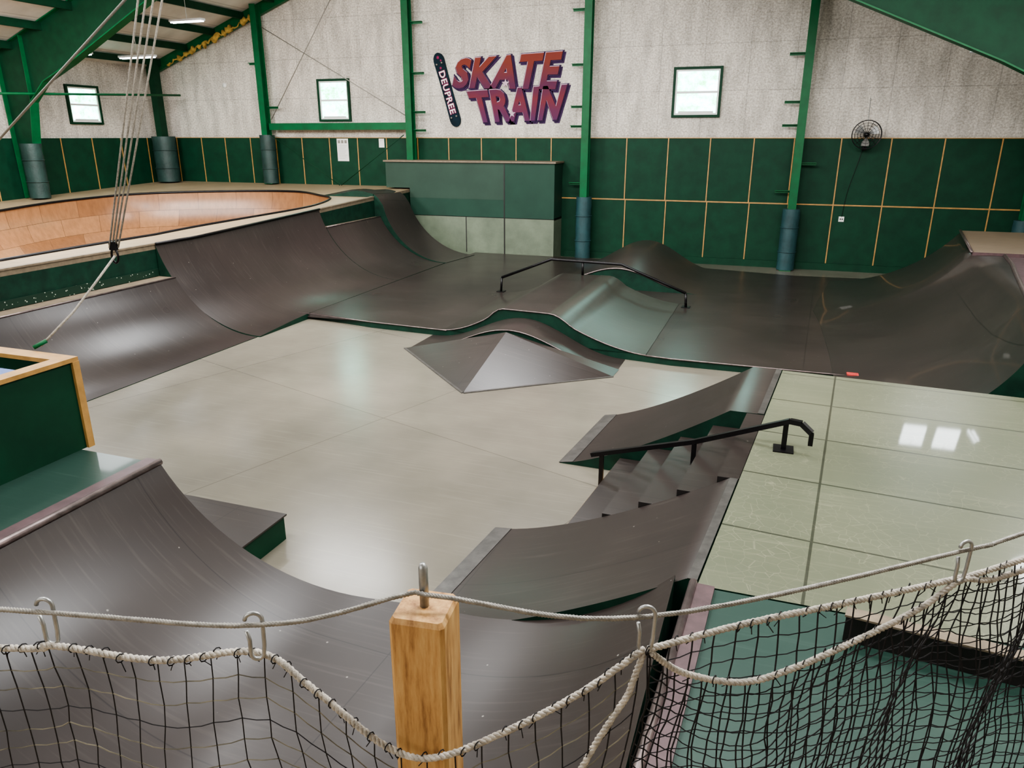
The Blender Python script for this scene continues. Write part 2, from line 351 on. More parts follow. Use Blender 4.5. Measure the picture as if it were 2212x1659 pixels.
def frame(yf):
    b=MB()
    def side(m):
        f=lambda x: x if m>0 else -16-x
        if m>0: low=[(-21.2,1.86),(-21.15,3.5),(-20.95,4.6),(-20.3,5.15),(-19.2,5.6),(-16.1,7.05),(-8,9.9)]
        else: low=[(-21.2,0),(-21.15,3.3),(-20.95,4.1),(-20.35,4.6),(-19.6,4.98),(-16.1,6.5),(-8,9.9)]
        top=[(-21.9,low[0][1]),(-21.95,3.5),(-21.98,4.6),(-22.0,roofz(-22)-0.05),(-19.2,roofz(-19.2)-0.02),(-16.1,roofz(-16.1)-0.02),(-8,roofz(-8)-0.02)]
        for i in range(6):
            l0,l1,t0,t1=low[i],low[i+1],top[i],top[i+1]
            for dy in (-0.01,0.01):
                b.add([(f(l0[0]),yf+dy,l0[1]),(f(l1[0]),yf+dy,l1[1]),(f(t1[0]),yf+dy,t1[1]),(f(t0[0]),yf+dy,t0[1])],[[0,1,2,3]],1)
            for q0,q1 in ((l0,l1),(t0,t1)):
                a=Vector((f(q0[0]),yf,q0[1]));c=Vector((f(q1[0]),yf,q1[1])); d=(c-a).normalized(); n=Vector((-d.z,0,d.x))
                b.obox((a+c)/2,(c-a)/2,Vector((0,0.14,0)),n*0.014,0)
        for k in (2,5):
            x=low[k][0]; b.box(min(f(x),f(x)+0.02),max(f(x),f(x)+0.02),yf-0.13,yf+0.13,low[k][1],roofz(x)-0.05,0)
    side(1); side(-1)
    return b.make('rigid_frame',['steel','steeldark'],origin=(-8,yf,0))
fr=thing(frame(17.2),'tapered green steel rigid frame spanning the roof','roof frame')
part(pad_mesh(-21.3,17.1,1.88,3.45,0.3,'paddark'),fr,'dark gray-green impact pad')
for i in range(11):
    x=-21.4+i*1.25
    b=MB(); z=roofz(x); b.box(x-0.04,x+0.04,9,22.84,z-0.24,z-0.03)
    thing(b.make('roof_purlin',['steeldark']),'dark green steel purlin under pale roof lining','roof beam','roof purlins')
for i in range(8):
    x=5.3-i*1.6; b=MB(); z=roofz(x); b.box(x-0.04,x+0.04,9,22.84,z-0.24,z-0.03)
    thing(b.make('roof_purlin',['steeldark']),'dark green steel purlin under pale roof lining','roof beam','roof purlins')
b=MB(); pts=[]; rr=[]
for i in range(60):
    x=-21.0+i*0.065; z=roofz(x)-0.36+random.uniform(-0.05,0.05); pts.append((x,22.74+random.uniform(-0.03,0.03),z)); rr.append(random.choice([0.02,0.03,0.05,0.09,0.12]))
b.tube(pts,rr,8); thing(b.make('loose_insulation',['insul']),'torn yellow insulation hanging along the sloped beam','insulation')
b=MB(); b.box(-16.9,-11.62,22.66,22.86,3.86,3.88); b.box(-16.9,-11.62,22.66,22.68,3.88,4.06); b.box(-16.9,-11.62,22.66,22.86,4.06,4.08)
thing(b.make('wall_girt',['steel']),'green steel channel between two wall columns','beam')
for a,c in (((-16.88,22.8,4.2),(-13.6,22.8,8.6)),((-16.88,22.72,7.1),(-11.6,22.72,4.25)),((-16.75,22.5,3.7),(-14.15,22.5,2.08)),((-11.65,22.5,3.7),(-14.1,22.5,2.08))):
    b=MB(); b.tube([a,c],0.014,6); thing(b.make('brace_cable',['cable' if a[2]>3.9 else 'steeldark']),'thin steel brace cable crossing the wall','cable','wall brace cables')
b=MB(); b.tube([(-20.3,22.4,5.02),(-20.95,14.2,4.72)],0.035,8); thing(b.make('green_pipe',['steel']),'slim green steel pipe running beside side wall','pipe')
b=MB(); b.tube([(-2.1,8,8.85),(-13.0,8,2.1)],0.016,6); thing(b.make('guy_cable',['cable']),'pale taut cable descending from the roof','cable')
def fixture(x,y,z,L=1.3,ax='y'):
    b=MB(); 
    if ax=='y': b.box(x-0.1,x+0.1,y-L/2,y+L/2,z,z+0.06,0); 
    else: b.box(x-L/2,x+L/2,y-0.1,y+0.1,z,z+0.06,0)
    b.tube([(x,y,z+0.06),(x,y,roofz(x)-0.02)],0.008,6,0)
    f=thing(b.make('strip_light',['lampw']),'white ceiling strip light fixture, lit','light fixture','roof strip lights')
    b=MB()
    for o in (-0.05,0.05):
        if ax=='y': b.tube([(x+o,y-L/2+0.03,z-0.016),(x+o,y+L/2-0.03,z-0.016)],0.016,8)
        else: b.tube([(x-L/2+0.03,y+o,z-0.016),(x+L/2-0.03,y+o,z-0.016)],0.016,8)
    part(b.make('lamp_tube',['glow']),f,'glowing white lamp tubes')
fixture(-19.9,20.3,6.05,1.4,'x'); fixture(-20.6,18.6,6.0,1.2,'x'); fixture(-17.5,20,6.95,1.2,'x'); fixture(5.15,19.8,5.25,1.2,'y')
fixture(-14,14,8.1,1.3,'x'); fixture(-8,14,9.6,1.3,'x'); fixture(-2,14,8.1,1.3,'x'); fixture(-2,8,8.1,1.3,'x'); fixture(-8,8,9.6,1.3,'x')
for x in (4.05,4.85):  # glowing pair added behind the rafter to mirror in the sage platform
    b=MB(); c=Vector((x,21.3,5.85)); b.obox(c,(0.3,0,0),(0,0.15,0.36),(0,0.03,-0.013),0); b.tube([(x,21.35,6.05),(x,21.35,roofz(x)-0.03)],0.012,6)
    f=thing(b.make('reflection_panel',['lampw']),'added tilted panel whose glow mirrors in the platform','light fixture','added reflection panels')
    b=MB(); b.obox(c+Vector((0,-0.04,0.016)),(0.27,0,0),(0,0.135,0.325),(0,0.006,-0.0025),0); part(b.make('panel_glow',['glow']),f,'glowing face of the added panel')
# ------------------------------------------------------------------ raised bowl deck
def zd(y): return 1.66+0.038*max(0,y-12.5)
bowl=[(-12.3,8.9),(-12.42,10.9),(-12.45,13.4),(-12.0,16.7),(-12.05,18.05),(-12.5,19.3),(-13.3,19.95),(-14.7,20.7),(-16.8,20.35),(-19.3,19.0),(-20.1,16.8),(-19.8,14.3),(-19.2,11.0),(-17.8,8.8),(-15.3,7.7),(-13.2,7.8)]
bp=catmull([(x,y,0) for x,y in bowl+[bowl[0]]],6)[:-1]; bc=Vector((-15.8,14.0,0))
def outer(p):
    d=p-bc; t=1e9
    if d.x>0: t=min(t,(-11.4-bc.x)/d.x)
    if d.x<0: t=min(t,(XL+0.05-bc.x)/d.x)
    if d.y>0: t=min(t,(23.04-bc.y)/d.y)
    if d.y<0: t=min(t,(5.5-bc.y)/d.y)
    return bc+d*t
ring=[(p,outer(p)) for p in bp]
for cx,cy in ((-11.4,23.04),(-22.05,23.04),(-22.05,5.5),(-11.4,5.5)):
    d=Vector((cx,cy,0))-bc; a=math.atan2(d.y,d.x); k=min(range(len(ring)),key=lambda i:abs((math.atan2((ring[i][1]-bc).y,(ring[i][1]-bc).x)-a+math.pi)%(2*math.pi)-math.pi))
    ring[k]=(ring[k][0],Vector((cx,cy,0)))
b=MB(); n=len(ring); vs=[]
for p,o in ring:
    vs.append((p.x,p.y,zd(p.y))); vs.append((o.x,o.y,zd(o.y)))
b.add(vs,[[2*i,2*i+1,2*((i+1)%n)+1,2*((i+1)%n)] for i in range(n)],0)
for i in range(n):
    o1=ring[i][1];o2=ring[(i+1)%n][1]
    b.add([(o1.x,o1.y,zd(o1.y)),(o2.x,o2.y,zd(o2.y)),(o2.x,o2.y,zd(o2.y)-0.09),(o1.x,o1.y,zd(o1.y)-0.09)],[[0,1,2,3]],1)
    b.add([(o1.x,o1.y,zd(o1.y)-0.09),(o2.x,o2.y,zd(o2.y)-0.09),(o2.x,o2.y,0),(o1.x,o1.y,0)],[[0,1,2,3]],2)
deck=thing(b.make('bowl_deck',['deckwood','ledgewood','fascia']),'raised pine plywood deck surrounding the wooden bowl','platform')
b=MB(); rows=[];uvs=[]; Ls=[0]
for i in range(n): Ls.append(Ls[-1]+(bp[(i+1)%n]-bp[i]).length)
K=12
for k in range(K+1):
    a=k/K*math.pi/2; off=1.9*(1-math.cos(a)); dz=1.5*math.sin(a)
    for i in range(n+1):
        p=bp[i%n]; d=(bc-p); q=p+d.normalized()*off
        rows.append((q.x,q.y,zd(p.y)*(1-k/K)+ (1.66)*(k/K)-dz-0.0)); uvs.append((Ls[i],k*0.25))
b.add(rows,[[k*(n+1)+i,k*(n+1)+i+1,(k+1)*(n+1)+i+1,(k+1)*(n+1)+i] for k in range(K) for i in range(n)],0,True,uvs)
flo=[rows[K*(n+1)+i] for i in range(n)]; b.add(flo,[list(range(n))],0)
part(b.make('bowl_surface',['bowl']),deck,'orange-brown curved wooden bowl wall')
tubepart(deck,'coping','black',[(p.x,p.y,zd(p.y)+0.01) for p in bp],0.035,8,'dark pipe coping',True)
b=MB(); b.beam((-11.43,5.6,zd(5)+0.015),(-11.43,12.5,zd(12.5)+0.015),0.1,0.03); b.beam((-11.43,12.5,zd(12.5)+0.015),(-11.43,17.0,zd(17)+0.015),0.1,0.03); b.beam((-11.43,17,zd(17)+0.015),(-11.43,19.9,zd(19.9)+0.015),0.1,0.03)
part(b.make('edge_strip',['ledgewood']),deck)
# ------------------------------------------------------------------ left quarter pipes
def arc(x0,z0,x1,z1,n=18):
    s=abs(x1-x0);h=z0-z1;R=(s*s+h*h)/(2*h);sg=1 if x0<x1 else -1; out=[]
    amax=math.asin(min(1,s/R))
    if h>R: amax=math.pi-amax
    for i in range(n+1):
        a=amax*(1-i/n); out.append((x1-sg*R*math.sin(a),z1+R*(1-math.cos(a))))
    return out
rows=[]
for y in [11.36+i*(17.0-11.36)/10 for i in range(11)]:
    foot=0.02+0.1*min(1,(y-11.36)/1.5); rows.append([(x,y,z) for x,z in arc(-11.38,zd(y)-0.005,-9.15,foot)])
b=MB(); b.loft(rows,0.0); q1=thing(b.make('quarter_pipe',['ply','fascia']),'tall dark plywood quarter pipe below the bowl deck','ramp','quarter pipes')
tubepart(q1,'coping','black',[(-11.36,11.36,zd(11.36)+0.02),(-11.36,12.5,zd(12.5)+0.02),(-11.36,17,zd(17)+0.02)],0.028,8)
rows=[[(x,y,z) for x,z in arc(-10.98,1.05,-9.2,0.01)] for y in (5.6,7,8.5,10,11.34)]
b=MB(); b.loft(rows,0.0); b.box(-11.38,-10.98,5.6,11.34,0,1.05,2); q2=thing(b.make('quarter_pipe',['ply','fascia','ledgewood']),'low dark plywood quarter pipe with worn wooden ledge','ramp','quarter pipes')
b=MB(); b.box(-11.385,-11.37,5.6,11.34,1.06,1.2); part(b.make('confetti_strip',['confetti']),q2,'paint-speckled strip on riser')
tubepart(q2,'coping','pipe',[(-10.98,5.6,1.05),(-10.98,11.34,1.05)],0.018,8)
def circ(y,ztop,foot=-9.15,n=18):
    h=zd(y)-0.12; s=-9.15+11.38; R=(s*s+h*h)/(2*h); hh=ztop-0.12; x0=foot-math.sqrt(max(0,R*R-(R-hh)**2))
    return arc(x0,ztop,foot,0.12,n)
rows=[[(x,y,z) for x,z in circ(y,1.39)] for y in (17.02,18,19,19.88)]
b=MB(); b.loft(rows,0.0); b.box(-11.38,-11.2,17.02,19.88,0.1,1.385,2); q3=thing(b.make('quarter_pipe',['ply','fascia','ledgewood']),'dark quarter pipe section with recessed green ledge','ramp','quarter pipes')
tubepart(q3,'coping','pipe',[(-11.2,17.02,1.39),(-11.2,19.88,1.39)],0.018,8)
rowsA=[];rowsB=[]
for y in (19.9,20.4,21.0,21.6):
    k=(y-19.9)/1.7
    zt=2.12-0.06*k
    pr=[(-13.2,zd(y)+0.01),(-12.7,zd(y)+0.05),(-12.2,zt-0.03),(-11.85,zt),(-11.41,zt-0.08)]
    pr=[(p.x,p.y) for p in catmull([(x,z,0) for x,z in pr],4)]
    rowsA.append([(x,y,z) for x,z in pr])
    a2=[(-11.39,zt-0.085),(-11.25,zt-0.19)]+arc(-11.1,zt-0.4,-9.1+0.2*k,0.13,18)
    rowsB.append([(x,y,z) for x,z in a2])
b=MB(); b.loft(rowsB,0.0); ro=thing(b.make('roll_over_ramp',['ply','fascia']),'dark plywood roll-over quarter pipe with rounded crest','ramp')
b=MB(); b.loft(rowsA,zd(19.9)+0.005); part(b.make('rounded_crest',['ply','fascia']),ro)
# ------------------------------------------------------------------ skate deck (raised floor)
edge=[(-9.57,13.0),(-7.54,12.74),(-5.85,12.62),(-3.9,12.45),(-1.46,12.12),(0.3,12.12),(1.52,12.11)]
b=MB(); b.prism(edge[1:]+[(1.62,9.5),(6.2,9.1),(6.2,21.2),(3.6,21.35),(0.5,21.1),(-2.2,21.6),(-2.6,22.15),(-9.1,22.15),(-9.14,13.06)],0.0,0.12,0,1); b.add([(-9.6,12.98,0.03),(-7.54,12.74,0.12),(-9.14,13.06,0.12)],[[0,1,2]],0)
dk=thing(b.make('skate_deck',['ply','fascia']),'wide low dark plywood riding deck with green fascia','platform')
tubepart(dk,'edge_trim','pipe',[(x,y-0.005,0.12) for x,y in [(-9.55,12.99)]+edge[1:3]+[(-5.8,12.6)]],0.012,6,'worn metal edging')
tubepart(dk,'edge_trim','pipe',[(-1.9,12.17,0.12),(-1.46,12.11,0.12),(0.3,12.11,0.12),(1.52,12.1,0.12)],0.012,6,'worn metal edging')
b=MB(); b.prism([(-9.72,13.0),(-9.2,12.88),(-9.2,12.95),(-9.7,13.04)],0.01,0.1); part(b.make('edge_marker',['red']),dk,'red painted edge tip')
b=MB(); b.prism([(1.25,12.08),(1.56,12.03),(1.56,12.2),(1.25,12.2)],0.121,0.15); part(b.make('edge_marker',['red']),dk,'red painted edge tip')
def yedge(x):
    for (x0,y0),(x1,y1) in zip(edge,edge[1:]):
        if x0<=x<=x1: return y0+(y1-y0)*(x-x0)/(x1-x0)
    return 12.3
def hump(xs,x0,xa,xb,x1,h,p=1.7):
    out=[]
    for x in xs:
        if x<=xa: t=(x-x0)/(xa-x0)
        elif x>=xb: t=(x1-x)/(x1-xb)
        else: t=1
        t=max(0,min(1,t)); out.append(h*(t**p if t<0.75 else (0.75**p+(1-0.75**p)*math.sin((t-0.75)/0.25*math.pi/2))))
    return out
xs=[-5.9+4.0*i/40 for i in range(41)]
rows=[]
for k in range(9):
    t=k/8
    hs=hump(xs,-5.9,-4.6+0.05*t,-3.7+0.2*t,-1.9,0.53)
    rows.append([(x,(yedge(x)+0.005)*(1-t)+16.5*t,0.121+h) for x,h in zip(xs,hs)])
b=MB(); b.loft(rows,0.12)
rl=thing(b.make('box_roller',['ply','fascia']),'dark plywood roller ramp with flat top','ramp')
b=MB(); R=[[(p[0],p[1]+(0.02 if i==0 else 0),p[2]+0.006) for p in r if p[0]>=-3.72] for i,r in enumerate(rows)]
C=len(R[0]); b.add([p for r in R for p in r],[[i*C+j,i*C+j+1,(i+1)*C+j+1,(i+1)*C+j] for i in range(len(R)-1) for j in range(C-1)],0,True)
part(b.make('flank_panel',['grayply']),rl,'gray plywood flank')
tubepart(rl,'edge_trim','pipe',[(p[0],p[1]-0.005,p[2]) for p in rows[0]],0.012,6,'worn metal edging')
xs=[-5.5+3.9*i/40 for i in range(41)]; rows=[]
for k in range(11):
    t=k/10; y=17.7+3.6*t; h=0.5+0.26*math.sin(min(1,t*1.5)*math.pi/2)-0.06*max(0,t-0.7)
    rows.append([(x+0.1*t,y,0.121+h*(0.5-0.5*math.cos(2*math.pi*i/40))**1.1) for i,x in enumerate(xs)])
b=MB(); b.loft(rows,0.12); r2=thing(b.make('rounded_roller',['ply','fascia']),'smooth rounded dark plywood roller near wall','ramp')
tubepart(r2,'edge_trim','pipe',[(p[0],p[1]-0.01,p[2]+0.005) for p in rows[0][8:34]],0.018,6,'curved metal lip')
xs=[-6.1+3.85*i/36 for i in range(37)]
def arch(x,h=0.52):
    t=(x+6.1)/3.85; return h*(0.5-0.5*math.cos(2*math.pi*t))**1.2
rows=[]
for k in range(6):
    t=k/5
    rows.append([(x,11.62*(1-t)+(yedge(x)-0.01)*t,0.004+arch(x)*(0.95+0.05*t)) for x in xs])
b=MB(); b.loft(rows,0.0)
py=thing(b.make('curb_pyramid',['ply','fascia']),'dark plywood pyramid with curved lip against deck edge','ramp')
b=MB(); ap=(-4.2,11.56,0.48); A=(-6.17,11.6,0.005);Fp=(-4.2,9.66,0.005);B1=(-2.25,11.2,0.005);B2=(-2.23,11.6,0.005)
b.add([A,Fp,ap],[[0,1,2]]);b.add([Fp,B1,ap],[[0,1,2]]);b.add([B1,B2,ap],[[0,1,2]]);b.add([A,ap,B2],[[0,1,2]],1)
part(b.make('pyramid_face',['ply','fascia']),py,'flat dark pyramid faces')
tubepart(py,'edge_trim','pipe',[(p[0],p[1]-0.01,p[2]+0.003) for p in rows[0][3:34]],0.01,6)
for a,c in ((A,Fp),(Fp,B1)):
    b=MB(); b.beam((a[0],a[1],0.006),(c[0],c[1],0.006),0.06,0.008); part(b.make('toe_plate',['scuff']),py)
# ------------------------------------------------------------------ right quarter pipe
rows=[]
for x,y,ext in ((4.15,20.7,0),(3.95,19.2,0),(3.75,17.8,0),(3.64,16.83,0)):
    r=arc(x,1.45,x-2.75,0.125,20); rows.append([(x,y,1.45)]*2+[(X,y,Z) for X,Z in r])
top=[]
for x,y,xe,s in ((3.64,16.78,4.2,2.75),(3.68,15.6,4.05,2.7),(3.62,14.4,3.83,2.6),(3.55,13.2,3.62,2.5),(3.4,12.0,3.42,2.35),(3.15,10.8,3.17,2.1),(2.92,9.6,2.94,1.9)):
    r=arc(x,1.42,x-s,0.125,20); rows.append([(xe,y,1.45),((x+xe)/2,y,1.44)]+[(X,y,Z) for X,Z in r]); top.append((xe,y,1.46))
b=MB(); b.loft([r[::-1] for r in rows],0.12); q=thing(b.make('quarter_pipe',['plygloss','fascia']),'long dark glossy quarter pipe with wooden plank deck','ramp','quarter pipes')
b=MB(); b.prism([(4.16,20.7),(3.65,16.8),(6.2,16.8),(6.2,20.7)],0.12,1.5,0,1); part(b.make('plank_deck',['browndeck','plum']),q,'brown plank deck')
b=MB(); b.prism([(p[0]+0.01,p[1]) for p in top]+[(6.2,9.6),(6.2,16.78)],0.12,1.44,0,1); part(b.make('deck_top',['plum','fascia']),q)
tubepart(q,'coping','pipe',[(4.15,20.7,1.5),(3.95,19.2,1.5),(3.64,16.82,1.5)],0.03,8); tubepart(q,'coping','pipe',top,0.035,8)
# ------------------------------------------------------------------ wall box
b=MB(); yb=22.18
b.box(-12.2,-8.12,yb,23.04,2.08,2.88,0); b.box(-11.36,-8.12,yb,23.04,1.78,2.08,0); b.box(-11.36,-8.12,yb+0.004,23.04,1.24,1.78,1); b.box(-11.36,-8.12,yb,23.04,0,1.22,2)
b.box(-8.1,-6.5,yb,23.04,1.24,2.88,1); b.box(-8.1,-6.5,yb+0.01,23.04,0,1.22,2)
b.box(-11.36,-6.5,yb+0.03,23.04,1.2,1.26,3); b.box(-9.42,-9.39,yb-0.004,yb+0.02,0.12,1.22,3); b.box(-8.125,-8.09,yb-0.006,yb+0.1,0.12,2.88,3)
w=thing(b.make('wall_ride_box',['boxA','boxB','boxC','riser']),'tall two-tone green plywood wall-ride box','wall ride')
b=MB(); b.box(-12.25,-6.45,yb-0.06,23.04,2.88,2.93); part(b.make('cap_board',['ledgewood']),w,'thin wooden cap')
# ------------------------------------------------------------------ grind rail in centre
b=MB()
pts=[(-6.1,16.5,0.46),(-4.85,16.42,0.97),(-3.2,16.36,0.95),(-1.74,16.2,0.43)]
b.tube([Vector(p) for p in pts],0.032,8)
b.tube([pts[0],(-6.12,16.5,0.13)],0.028,8); b.tube([pts[3],(-1.72,16.2,0.13)],0.028,8); b.tube([(-4.1,16.4,0.95),(-4.1,16.4,0.655)],0.028,8)
for x,y,z in ((-6.12,16.5,0.122),(-1.72,16.2,0.122)): b.box(x-0.09,x+0.09,y-0.09,y+0.09,z,z+0.012)
thing(b.make('grind_rail',['black']),'black steel angled grind rail over the roller','rail')
# ------------------------------------------------------------------ platform, stairs and banks
H=0.9; P0=Vector((0.24,9.4)); vdir=Vector((-0.0956,-0.995))
def W(a,bb): p=P0+vdir*bb; return (p.x-a*0.999,p.y+a*0.02)
E0=W(0,0);E1=W(0,5.12)
b=MB(); b.prism([E0,E1,(6.2,4.3),(6.2,8.95)],0,H,0,1); pf=thing(b.make('platform',['platform','fascia']),'glossy sage green painted plywood platform','platform')
b=MB(); b.prism([(E1[0]-0.0,4.29),(-0.36,2.7),(-0.42,1.0),(6.2,1.0),(6.2,4.29)],0,H-0.002,0,1); tp=thing(b.make('platform',['teal','fascia']),'teal painted plywood platform beside the ramp','platform')
b=MB(); b.beam((-0.2,4.29,H+0.012),(-0.33,1.0,H+0.012),0.12,0.024); part(b.make('edge_plank',['plum']),tp,'plum-stained edge plank')
tubepart(tp,'coping','pipe',[(-0.275,4.3,H+0.02),(-0.41,1.0,H+0.02)],0.028,8,'worn steel pipe coping')
def bank(b0,b1,a_bot,a_top,name,label,p=1.55):
    rows=[]
    for k in range(5):
        bb=b0+(b1-b0)*k/4; r=[]
        for i in range(21):
            t=i/20; a=a_bot+(a_top-a_bot)*t; x,y=W(a,bb); r.append((x,y,0.004+(H+0.006-0.004)*t**p))
        x,y=W(0.01,bb); r.append((x,y,H+0.006)); rows.append(r)
    b=MB(); b.loft(rows,0.0); o=thing(b.make(name,['ply','fascia']),label,'ramp','skate banks')
    def strip(a,wd,name):
        b=MB(); hz=lambda a_:0.004+(H+0.002)*max(0,min(1,(a_-a_bot)/(a_top-a_bot)))**p
        q=[(*W(a,b0),hz(a)+0.006),(*W(a,b1),hz(a)+0.006),(*W(a-wd,b1),hz(a-wd)+0.006),(*W(a-wd,b0),hz(a-wd)+0.006)]
        q2=[(x,y,z-0.004) for x,y,z in q]; b.add(q+q2,[[0,1,2,3],[7,6,5,4],[0,1,5,4],[1,2,6,5],[2,3,7,6],[3,0,4,7]]); part(b.make(name,['scuff']),o,'scuffed gray plate')
    strip(a_bot+0.01,0.17,'toe_plate'); strip(0.075,0.065,'top_strip')
    return o
bank(0.0,1.72,2.22,0.35,'bank_ramp','dark plywood bank beside the stairs, far side',1.35)
bank(3.42,5.08,2.22,0.08,'bank_ramp','dark plywood bank beside the stairs, near side',1.45)
b=MB(); N=5
for i in range(N):
    a1=1.5-i*0.33; q=[W(a1,1.73),W(a1,3.41),W(0.005,3.41),W(0.005,1.73)]
    z0=i*H/N; z1=(i+1)*H/N+(0.004 if i==N-1 else 0); b.prism(q,z0,z1,0,1)
st=thing(b.make('stairs',['ply','riser']),'five dark plywood stair steps up to platform','stairs')  # risers darker than treads: shade contrast put into the colour
b=MB(); b.prism([W(1.60,1.73),W(1.60,3.41),W(1.51,3.41),W(1.51,1.73)],0.0,0.02); part(b.make('toe_board',['batten']),st,'worn pale wood toe strip')
b=MB(); pts=[(-1.66,7.3,0.36),(-0.56,7.02,0.78),(0.29,6.8,1.19),(0.39,6.77,1.19),(0.48,6.74,1.12)]
for a,c in zip(pts,pts[1:]): b.beam(a,c,0.052,0.045)
b.beam(pts[4],(0.48,6.74,1.0),0.04,0.04)
b.beam((-1.54,7.26,0.40),(-1.54,7.26,0.0),0.045,0.045); b.beam((-0.56,7.02,0.78),(-0.56,7.02,0.545),0.045,0.045); b.beam((0.26,6.81,1.18),(0.26,6.81,H+0.002),0.045,0.045)
b.box(0.17,0.35,6.72,6.9,H,H+0.012)
thing(b.make('stair_handrail',['black']),'black square steel handrail over the stairs','rail')
b=MB(); b.prism([(0.6,4.02),(2.9,3.74),(2.91,3.80),(0.61,4.08)],H,H+0.17,0,0); l=thing(b.make('low_ledge',['riser']),'low black skate ledge with wooden cap','ledge')
b=MB(); b.prism([(0.59,4.0),(2.9,3.72),(2.91,3.81),(0.61,4.09)],H+0.17,H+0.182); part(b.make('cap_board',['ledgewood']),l)
# ------------------------------------------------------------------ foreground cradle
prof=arc(-4.42,1.2,-2.75,0.22,18)+[(-2.4,0.22)]+arc(-0.40,0.9,-2.0,0.22,16)[::-1]
rows=[]
for k in range(6):
    t=k/5
    r=[]
    for x,z in prof:
        yf=4.13+0.25*min(1,(x+4.42)/2.2); r.append((x,yf+(1.0-yf)*t,z))
    rows.append(r)
b=MB(); b.loft(rows,0.0); thing(b.make('cradle_ramp',['ply','fascia']),'large dark plywood cradle ramp with two transitions','ramp')
b=MB(); b.prism([(-4.44,4.13),(-4.44,1.0),(-9.2,1.0),(-9.2,4.13)],0,1.2,0,1); lp=thing(b.make('platform',['teal','fascia']),'teal painted plywood platform at ramp top','platform')
b=MB(); b.beam((-4.5,4.13,1.215),(-4.5,1.0,1.215),0.1,0.03); part(b.make('edge_plank',['plum']),lp)
tubepart(lp,'coping','pipe',[(-4.43,4.14,1.21),(-4.43,1.0,1.21)],0.028,8,'worn steel pipe coping')
b=MB(); b.box(-5.3,-4.13,4.2,5.18,0,0.245,1); mb=thing(b.make('manual_box',['ply','green']),'low green box with dark riding top','box')
b=MB(); b.box(-5.32,-4.11,4.18,5.2,0.246,0.262); part(b.make('box_top',['ply']),mb)
b=MB(); z0=1.2;z1=1.94
b.box(-5.32,-5.24,1.6,4.2,z0,z1); b.box(-9.1,-5.32,4.12,4.2,z0,z1); b.box(-9.1,-5.32,1.6,1.68,z0,z1); b.box(-9.1,-9.02,1.68,4.12,z0,z1); b.box(-9.02,-5.32,1.68,4.12,z0,z0+0.02)
gb=thing(b.make('guard_box',['green']),'open dark green plywood guard box with pine trim','guard wall')
b=MB(); b.box(-5.35,-5.22,1.6,4.24,z1,z1+0.035); b.box(-9.1,-5.35,4.1,4.24,z1,z1+0.035); b.box(-5.24,-5.215,4.18,4.24,z0,z1)
part(b.make('pine_trim',['batten']),gb,'pine cap and corner trim')
b=MB(); b.box(-5.75,-5.36,2.6,3.95,z0+0.5,z1-0.03); part(b.make('crash_pad',['blue']),gb,'blue vinyl pad')
pul=(-5.26,4.8,2.72); b=MB()
for k,o in enumerate((-0.09,-0.03,0.03,0.1)):
    b.tube([(pul[0]+o*0.3,pul[1]+o*0.2,pul[2]+0.05),(-4.5+o*0.9,4.8+o*0.3,4.64),(-2.85+o*1.8,4.8+o,9.05)],0.0075,6)
hr=thing(b.make('hoist_rope',['rope']),'white hoist ropes hanging from the roof','rope')
tubepart(hr,'tail_rope','rope',[(pul[0],4.8,pul[2]-0.02),(-5.4,4.68,2.48),(-5.55,4.55,2.25),(-5.69,4.3,2.0)],0.011)
tubepart(hr,'rope_knot','steel',[(-5.66,4.34,2.04),(-5.72,4.26,1.995)],0.018,8,'green taped rope end')
b=MB(); b.tube([(pul[0]+0.035*math.cos(a),4.8,pul[2]-0.02+0.06*math.sin(a)) for a in [i*math.pi/8 for i in range(16)]],0.01,6,0,True); b.box(pul[0]-0.03,pul[0]+0.03,4.78,4.82,pul[2]+0.03,pul[2]+0.1); part(b.make('pulley',['black']),hr,'dark metal pulley and ring')
# ------------------------------------------------------------------ wall decor
def textmesh(txt,offset,extrude):
    cu=bpy.data.curves.new('t','FONT'); cu.body=txt; cu.offset=offset; cu.extrude=extrude; cu.size=1; cu.resolution_u=3
    cu.space_character=1.08
    ob=bpy.data.objects.new('t',cu); COL.objects.link(ob); dg=bpy.context.evaluated_depsgraph_get(); dg.update()
    me=bpy.data.meshes.new_from_object(ob.evaluated_get(dg)); bpy.data.objects.remove(ob)
    return [v.co.copy() for v in me.vertices],[list(p.vertices) for p in me.polygons]
def mapquad(vs,bl,br,tr,tl,ref,y,depth):
    x0,x1,y0,y1=ref; out=[]
    for v in vs:
        u=(v.x-x0)/(x1-x0); w=(v.y-y0)/(y1-y0)
        X=(bl[0]*(1-u)+br[0]*u)*(1-w)+(tl[0]*(1-u)+tr[0]*u)*w; Z=(bl[1]*(1-u)+br[1]*u)*(1-w)+(tl[1]*(1-u)+tr[1]*u)*w
        out.append((X,y-(v.z)*depth,Z))
    return out
quads=[("SKATE",(-10.12,5.13),(-6.8,5.04),(-6.6,6.0),(-9.92,5.9)),("TRAIN",(-9.3,4.11),(-6.72,4.18),(-6.45,5.08),(-9.6,4.95))]
bo=MB();bf=MB();bh=MB()
